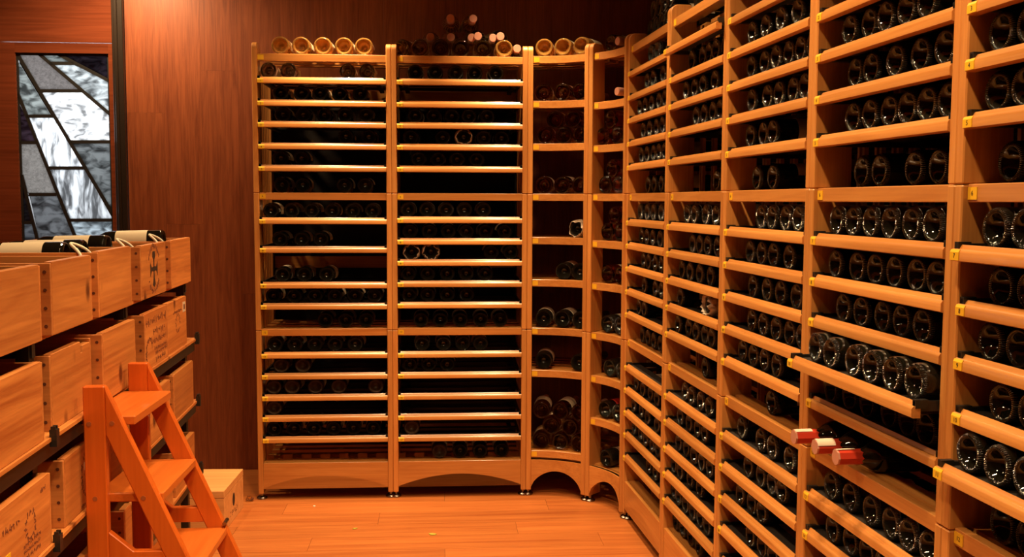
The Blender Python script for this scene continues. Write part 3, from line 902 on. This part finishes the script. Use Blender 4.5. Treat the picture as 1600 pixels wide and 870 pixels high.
m_nails = {}
def make_crate(x0, x1, y, z, h, label, notch=False, depth=.50, yaw=0.0):
    w = x1 - x0
    root = put('wine_crate', None, None, (*on_l(x0, y), z), (0, 0, LA + yaw), label, 'crate', 'pine wine crates')
    T = .010
    if notch:
        pr = [(T, 0), (w - T, 0), (w - T, h - .012), (w - .07, h - .012), (w - .075, h - .03), (w - .085, h - .03), (w - .09, h), (T, h)]
        fp = MB().prism(pr, 'y', 0, .018)
    else:
        fp = MB().box(T, w - T, 0, .018, 0, h)
    front = put('front_panel', fp.mesh('front_panel', MAT['pine_x'], bevel=.0012), root)
    put('back_panel', MB().box(T, w - T, depth - .018, depth, 0, h).mesh('back_panel', MAT['pine_x'], bevel=.0012), root)
    hs = h - .003
    for sx in (0, w - T):
        sp = put('side_panel', MB().box(sx, sx + T, .0005, depth, 0, hs).mesh('side_panel', MAT['pine_y'], bevel=.0012), root)
        if sx == 0:
            nb = MB()
            for k in range(4):
                c = (.013, .022 + (h - .045) * k / 3)
                nb.prism([(c[0] + .0042 * math.cos(a), c[1] + .0042 * math.sin(a)) for a in (2 * PI * j / 8 for j in range(8))], 'x', -.0008, .001)
            put('nails', nb.mesh('nails', MAT['nail']), sp, kind='stuff')
    put('bottom_board', MB().box(T, w - T, .018, depth - .018, 0.001, .010).mesh('bottom_board', MAT['pine_y']), root)
    return root, front, w, h

CR = {}
rows_c = [
 ([(.006, .336), (.415, .725), (.771, 1.105), (1.224, 1.563), (1.651, 1.991)], [-.005, 0, -.003, 0, .002], .172),
 ([(.010, .345), (.427, .742), (.757, 1.095), (1.252, 1.572), (1.580, 1.900)], [0, .012, -.012, 0, .004], .182),
 ([(.040, .372), (.472, .800), (.840, 1.140), (1.262, 1.568), (1.640, 1.982)], [0, .004, 0, -.004, 0], .168),
 ([(.040, .372), (.472, .800), (.950, 1.115), (1.262, 1.568), (1.640, 1.982)], [0, 0, -.004, -.006, 0], .165)]
RO = ['top row of crates', 'second row of crates', 'third row down', 'fourth row down']
SPEC = {(0, 0): 'nearest wine crate in top row, cut by the picture edge, one bottle on it', (0, 1): 'plain pine crate with knot, second from left in top row of crates',
        (0, 2): 'pine crate with wide ring grain, middle of top row of crates', (0, 3): 'wine crate branded with a dark cross emblem, top row', (0, 4): 'plain end crate of top row, nearest the wood wall',
        (1, 0): 'large front crate with knots at picture edge, second row', (1, 1): 'crate with notched front panel, second from left, second row', (1, 2): 'pale crate with two dark knots, middle of second row',
        (1, 3): 'crate covered in brown script print, second row', (1, 4): 'crate with faint print and small square sticker, end of second row',
        (2, 0): 'crate with faded figure print, left picture edge, third row', (2, 1): 'crate with round branded seal behind ladder leg, third row',
        (2, 2): 'crate seen through the ladder frame, middle of third row', (2, 3): 'pale crate fourth from left in third row', (2, 4): 'plain crate at far end of third row',
        (3, 0): 'lowest crate at left picture edge', (3, 1): 'crate behind ladder leg in fourth row', (3, 2): 'narrow open crate seen between ladder legs, fourth row',
        (3, 3): 'crate seen through ladder triangle, fourth row', (3, 4): 'far end crate of fourth row beside floor crate'}
for rI, (xs, ys, h) in enumerate(rows_c):
    for k, ((a, b), yy) in enumerate(zip(xs, ys)):
        CR[(rI, k)] = make_crate(a, b, yy, TIER[rI] + .0005, h + (.006 if k in (2,) else 0), SPEC[(rI, k)], notch=(rI, k) in ((1, 1), (3, 2)))

# printed and branded marks on crate fronts (flat print, a hair proud of the wood)
rnd = random.Random(3)
def quad(mb, cx, cz, w, h, a):
    c, s = math.cos(a), math.sin(a)
    mb.prism([(cx + u * c - v * s, cz + u * s + v * c) for u, v in ((-w / 2, -h / 2), (w / 2, -h / 2), (w / 2, h / 2), (-w / 2, h / 2))], 'y', -.0006, .0004)
def ring_text(mb, cx, cz, r, a0, a1, n, size):
    for k in range(n):
        a = a0 + (a1 - a0) * k / (n - 1)
        x, z = cx + r * math.cos(a), cz + r * math.sin(a)
        for q in range(2):
            quad(mb, x + rnd.uniform(-1, 1) * size * .3, z + rnd.uniform(-1, 1) * size * .25, size * .24, size * rnd.uniform(.6, 1), a - PI / 2 + rnd.choice((0, .5, -.5, 1.57)))
def line_text(mb, x0, x1, z, size, slope=0.0):
    x = x0
    while x < x1:
        zz = z + (x - x0) * slope
        for q in range(2):
            quad(mb, x + rnd.uniform(-.3, .3) * size, zz + rnd.uniform(-.2, .2) * size, size * .2, size * rnd.uniform(.5, 1.05), rnd.choice((0, .35, -.35, 1.4)))
        x += size * rnd.uniform(.75, .95)
def mark(crate, mb, mat='burn', label=None):
    put('print', mb.mesh('print', MAT[mat]), crate[1], label=label, kind='stuff')
# cross emblem
cr = CR[(0, 3)]
cx, cz = cr[2] * .5, cr[3] * .52
mb = MB()
mb.prism([(cx - .004, cz + .005), (cx - .007, cz + .030), (cx - .020, cz + .042), (cx - .014, cz + .058), (cx + .014, cz + .058), (cx + .020, cz + .042), (cx + .007, cz + .030), (cx + .004, cz + .005)], 'y', -.0007, .0004)
mb.prism([(cx - .004, cz - .005), (cx - .008, cz - .030), (cx - .019, cz - .052), (cx, cz - .060), (cx + .019, cz - .052), (cx + .008, cz - .030), (cx + .004, cz - .005)], 'y', -.0007, .0004)
mb.prism([(cx - .048, cz + .024), (cx - .030, cz + .006), (cx, cz + .008), (cx + .030, cz + .006), (cx + .048, cz + .024), (cx + .048, cz - .024), (cx + .030, cz - .006), (cx, cz - .008), (cx - .030, cz - .006), (cx - .048, cz - .024)], 'y', -.0007, .0004)
mark(cr, mb, 'ink', 'dark cross emblem')
mb = MB()
ring_text(mb, cx, cz, .088 if cr[3] > .2 else .076, 2.6, .55, 15, .016)
ring_text(mb, cx, cz, .074, 3.7, 5.7, 13, .017)
mark(cr, mb, 'burn', 'ring of branded lettering round the cross')
# script lines
cr = CR[(1, 3)]
mb = MB()
for z, s, x0, x1 in ((.150, .024, .02, .30), (.112, .022, .12, .28), (.082, .018, .09, .29), (.055, .013, .13, .30), (.040, .012, .14, .30), (.018, .018, .15, .28)):
    line_text(mb, x0, x1, z, s)
mark(cr, mb)
mb = MB()
ring_text(mb, cr[2] * .2, .05, .045, 1.2, 3.6, 12, .016)
mark(cr, mb)
# faint print and sticker
cr = CR[(1, 4)]
mb = MB()
ring_text(mb, .17, .095, .032, 0, 5.6, 14, .013)
line_text(mb, .10, .24, .138, .012)
mark(cr, mb)
put('sticker', MB().prism([(.255, .125), (.30, .125), (.30, .162), (.255, .162)], 'y', -.0008, .0003).mesh('sticker', MAT['paper']), cr[1], label='small square paper sticker')
put('sticker_mark', MB().prism([(.266, .134), (.289, .134), (.289, .153), (.266, .153)], 'y', -.0011, -.0007).mesh('sticker_mark', MAT['burn']), cr[1])
# round seal
cr = CR[(2, 1)]
mb = MB()
ring_text(mb, .20, .085, .064, 0, 5.95, 26, .015)
ring_text(mb, .20, .085, .034, 0, 5.9, 16, .013)
line_text(mb, .13, .27, .012, .012)
mark(cr, mb)
put('sticker', MB().prism([(.158, .10), (.178, .10), (.178, .12), (.158, .12)], 'y', -.0009, .0003).mesh('sticker', MAT['paper']), cr[1])
# faded figure
cr = CR[(2, 0)]
mb = MB()
line_text(mb, .05, .14, .115, .014)
line_text(mb, .268, .30, .140, .014)
ring_text(mb, .20, .085, .030, 0, 5.8, 12, .014)
for z in (.050, .036, .022):
    line_text(mb, .16, .26, z, .010)
mark(cr, mb)
put('sticker', MB().prism([(.05, .045), (.085, .045), (.085, .065), (.05, .065)], 'y', -.0009, .0003).mesh('sticker', MAT['yellow']), cr[1], label='small yellow sticker')

# bottles lying in the top crates, bases to the aisle
CBT = [(0, .20, .045, .020, .10, 'bottle with cream label tilted over the nearest crate rim'),
       (1, .07, .17, .006, .03, 'bottle with cream label deep in the second top crate'), (1, .20, .20, .004, .03, 'bottle beside the rope loop in second top crate'),
       (2, .08, .10, .012, .02, 'bottle with pale label lying over middle top crate, left one'), (2, .24, .10, .012, .02, 'bottle with pale label lying over middle top crate, right one'),
       (3, .10, .12, .014, .02, 'bottle with cream label lying in the cross emblem crate'), (4, .12, .05, .018, .03, 'bottle with cream label lying on end crate of top row')]
m_lab_top = label_mesh(.038, .055, .165, 4.4, MAT['paper'])
for k, x, y, dz, pt, lb in CBT:
    a, b = rows_c[0][0][k]
    wx, wy = on_l(a + x, y)
    bottle('d', (wx, wy, TIER[0] + .172 + dz - .020), LA + rnd.uniform(-.05, .05), lb, 'bottles in the top wine crates', pitch=-pt, roll=-.4, lab=m_lab_top)
    for q in (-1, 1):   # the layer of bottles underneath that carries it
        wx, wy = on_l(a + min(max(x + q * .042, .058), b - a - .058), .09)
        bottle('d', (wx, wy, TIER[0] + .0115 + .038 + .02), LA, 'dark bottle deep in %s top crate, %s of lower layer%s' % (ORD[k + 1], 'left' if q < 0 else 'right', ', far pair' if (x > .19 and k) else ''), 'bottles in the top wine crates')
# rope handles
for k, x in ((0, .06), (2, .02), (3, .02), (4, .015)):
    root = CR[(0, k)][0]
    h = CR[(0, k)][3]
    pts = [(x + .02 + .045 * math.sin(a) , .06 + .02 * math.cos(a * 2), h - .02 + .040 * max(0, math.cos(a))) for a in (-1.7 + 3.4 * j / 14 for j in range(15))]
    put('rope_handle', MB().tube(pts, .0042, 8).mesh('rope_handle', MAT['rope'], True, 1.5), root, label='white rope loop handle')

# closed crate on the floor
fc = put('wine_crate', None, None, (-1.2536, 4.231, 0), (0, 0, math.radians(2.3)), 'closed wine crate with nailed lid standing on the floor', 'crate', 'pine wine crates')
put('side_panel', MB().box(-.50, 0, 0, .014, 0, .150).mesh('side_panel', MAT['pine_pale'], bevel=.0012), fc)
put('side_panel', MB().box(-.50, 0, .344, .358, 0, .150).mesh('side_panel', MAT['pine_pale'], bevel=.0012), fc)
e1 = put('end_panel', MB().box(-.016, 0.0005, .014, .344, 0, .150).mesh('end_panel', MAT['pine_pale'], bevel=.0012), fc)
put('end_panel', MB().box(-.50, -.484, .014, .344, 0, .150).mesh('end_panel', MAT['pine_pale'], bevel=.0012), fc)
put('bottom_board', MB().box(-.484, -.016, .014, .344, .001, .010).mesh('bottom_board', MAT['pine_pale']), fc)
lid = put('lid', MB().box(-.50, 0.001, -.001, .359, .152, .183).mesh('lid', MAT['pine_pale'], bevel=.0015), fc)
def flat_quads(fn):
    mb = MB()
    fn(mb)
    return mb
mb = MB()
line_text(mb, 0, .17, .05, .026)
line_text(mb, .02, .15, .015, .020)
o = put('print', mb.mesh('print', MAT['burn']), lid, (-.175, .08, .1835), (-PI / 2, 0, PI / 2), kind='stuff')
mb = MB()
mb.prism([(-.30, .12), (-.25, .155), (-.27, .165), (-.33, .125)], 'z', .1830, .1836)
put('print', mb.mesh('print', MAT['burn']), lid, kind='stuff')
mb = MB()
mb.prism([(.17 + .022 * math.cos(a), .095 + .030 * math.sin(a)) for a in (2 * PI * j / 16 for j in range(16))], 'x', .0003, .0010)
sl = put('seal', mb.mesh('seal', MAT['ink']), e1, label='dark oval seal')
mb = MB()
for k in range(26):
    yy, zz = .10 + rnd.uniform(0, .14), .025 + rnd.uniform(0, .03)
    mb.box(.0003, .0010, yy, yy + .008, zz, zz + .004)
put('print', mb.mesh('print', MAT['burn']), e1, kind='stuff')

# ------------------------------------------------------------------ wooden step ladder
lad = put('step_ladder', None, None, (-1.054, 2.462, 0), (0, 0, math.radians(4.0)), 'orange wooden step ladder standing in front of the wine crates', 'ladder')
TH = .024
SL = .4386
def xr(z):
    return .048 + (.934 - z) * SL
def xl(z):
    return .020 + (.870 - z) * SL
m_leg = MB().prism([(-.027, 0), (.027, 0), (.027, .98), (-.027, .98)], 'y', 0, TH).mesh('rear_leg', MAT['ladder'], bevel=.003)
m_rail = MB().prism([(xl(0), 0), (xr(0), 0), (xr(.934), .934), (.027, .98), (.0271, xl(0) and .855)], 'y', 0, TH).mesh('front_rail', MAT['ladder'], bevel=.003)
m_tie = MB().prism([(.0271, .508), (xl(.508) + .001, .508), (xl(.552) + .001, .552), (.088, .552), (.0271, .604)], 'y', .001, TH - .001).mesh('tie', MAT['ladder'], bevel=.002)
m_tie2 = MB().prism([(.0271, .075), (xl(.075) + .001, .075), (xl(.115) + .001, .115), (.0271, .115)], 'y', .001, TH - .001).mesh('tie', MAT['ladder'], bevel=.002)
m_plug = MB().lathe([(-.0012, .0003), (-.0012, .0062), (.002, .0062)], 12).mesh('dowel_plug', plain('dowel_end', (.34, .085, .02), .6), True, .5)
DP = .385
for y in (0, DP - TH):
    put('rear_leg', m_leg, lad, (0, y, 0))
    put('front_rail', m_rail, lad, (0, y, 0))
    put('tie', m_tie, lad, (0, y, 0))
    put('tie', m_tie2, lad, (0, y, 0))
for x, z in ((-.013, .884), (.044, .885), (-.003, .691), (.117, .691)):
    put('dowel_plug', m_plug, lad, (x, 0, z))
for z, xf in ((.899, .094), (.698, .160), (.492, .245), (.288, .332)):
    d = .135 if z > .8 else .17
    put('tread', MB().prism([(xf - d, z - .024), (xf, z - .024), (xf, z), (xf - d, z)], 'y', TH + .0005, DP - TH - .0005).mesh('tread', MAT['ladder_y'], bevel=.003), lad)
put('hinge_pin', MB().lathe([(DP - TH - .01, .0003), (DP - TH - .01, .006), (DP + .006, .006), (DP + .006, .0003)], 12).mesh('hinge_pin', MAT['chrome'], True, .6), lad, (xr(.505) + .004, 0, .505), label='small metal hinge pin')

# ------------------------------------------------------------------ scraps on the floor
def scrap(name, x, y, w, h, a, label, mat='leaf'):
    pts = [(w * .5 * math.cos(t) * (1 + .15 * math.sin(3 * t)), h * .5 * math.sin(t)) for t in (2 * PI * j / 14 for j in range(14))]
    put(name, MB().prism(pts, 'z', 0.0, .0025).mesh(name, MAT[mat]), None, (x, y, .0006), (0, 0, a), label, 'scrap')
scrap('leaf_scrap', -.342, 4.21, .034, .022, -.3, 'yellow green leaf scrap in the middle of the floor')
scrap('leaf_scrap', -.690, 4.28, .022, .012, .4, 'small pale scrap on floor, left of the leaf')
scrap('cork_crumb', -.935, 4.60, .012, .012, .0, 'tiny pale crumb on floor before the left rack', 'rope')
rr = random.Random(5)
mb = MB()
bm = bmesh.new()
bmesh.ops.create_icosphere(bm, subdivisions=2, radius=.022)
for v in bm.verts:
    v.co *= rr.uniform(.75, 1.1)
    v.co.z = max(v.co.z * .6 + .012, 0)
me = bpy.data.meshes.new('plastic_scrap')
bm.to_mesh(me)
bm.free()
me.materials.append(MAT['glass_c'])
put('plastic_scrap', me, None, (-1.262, 4.68, .0006), label='crumpled clear plastic scrap beside the left rack foot', cat='scrap')
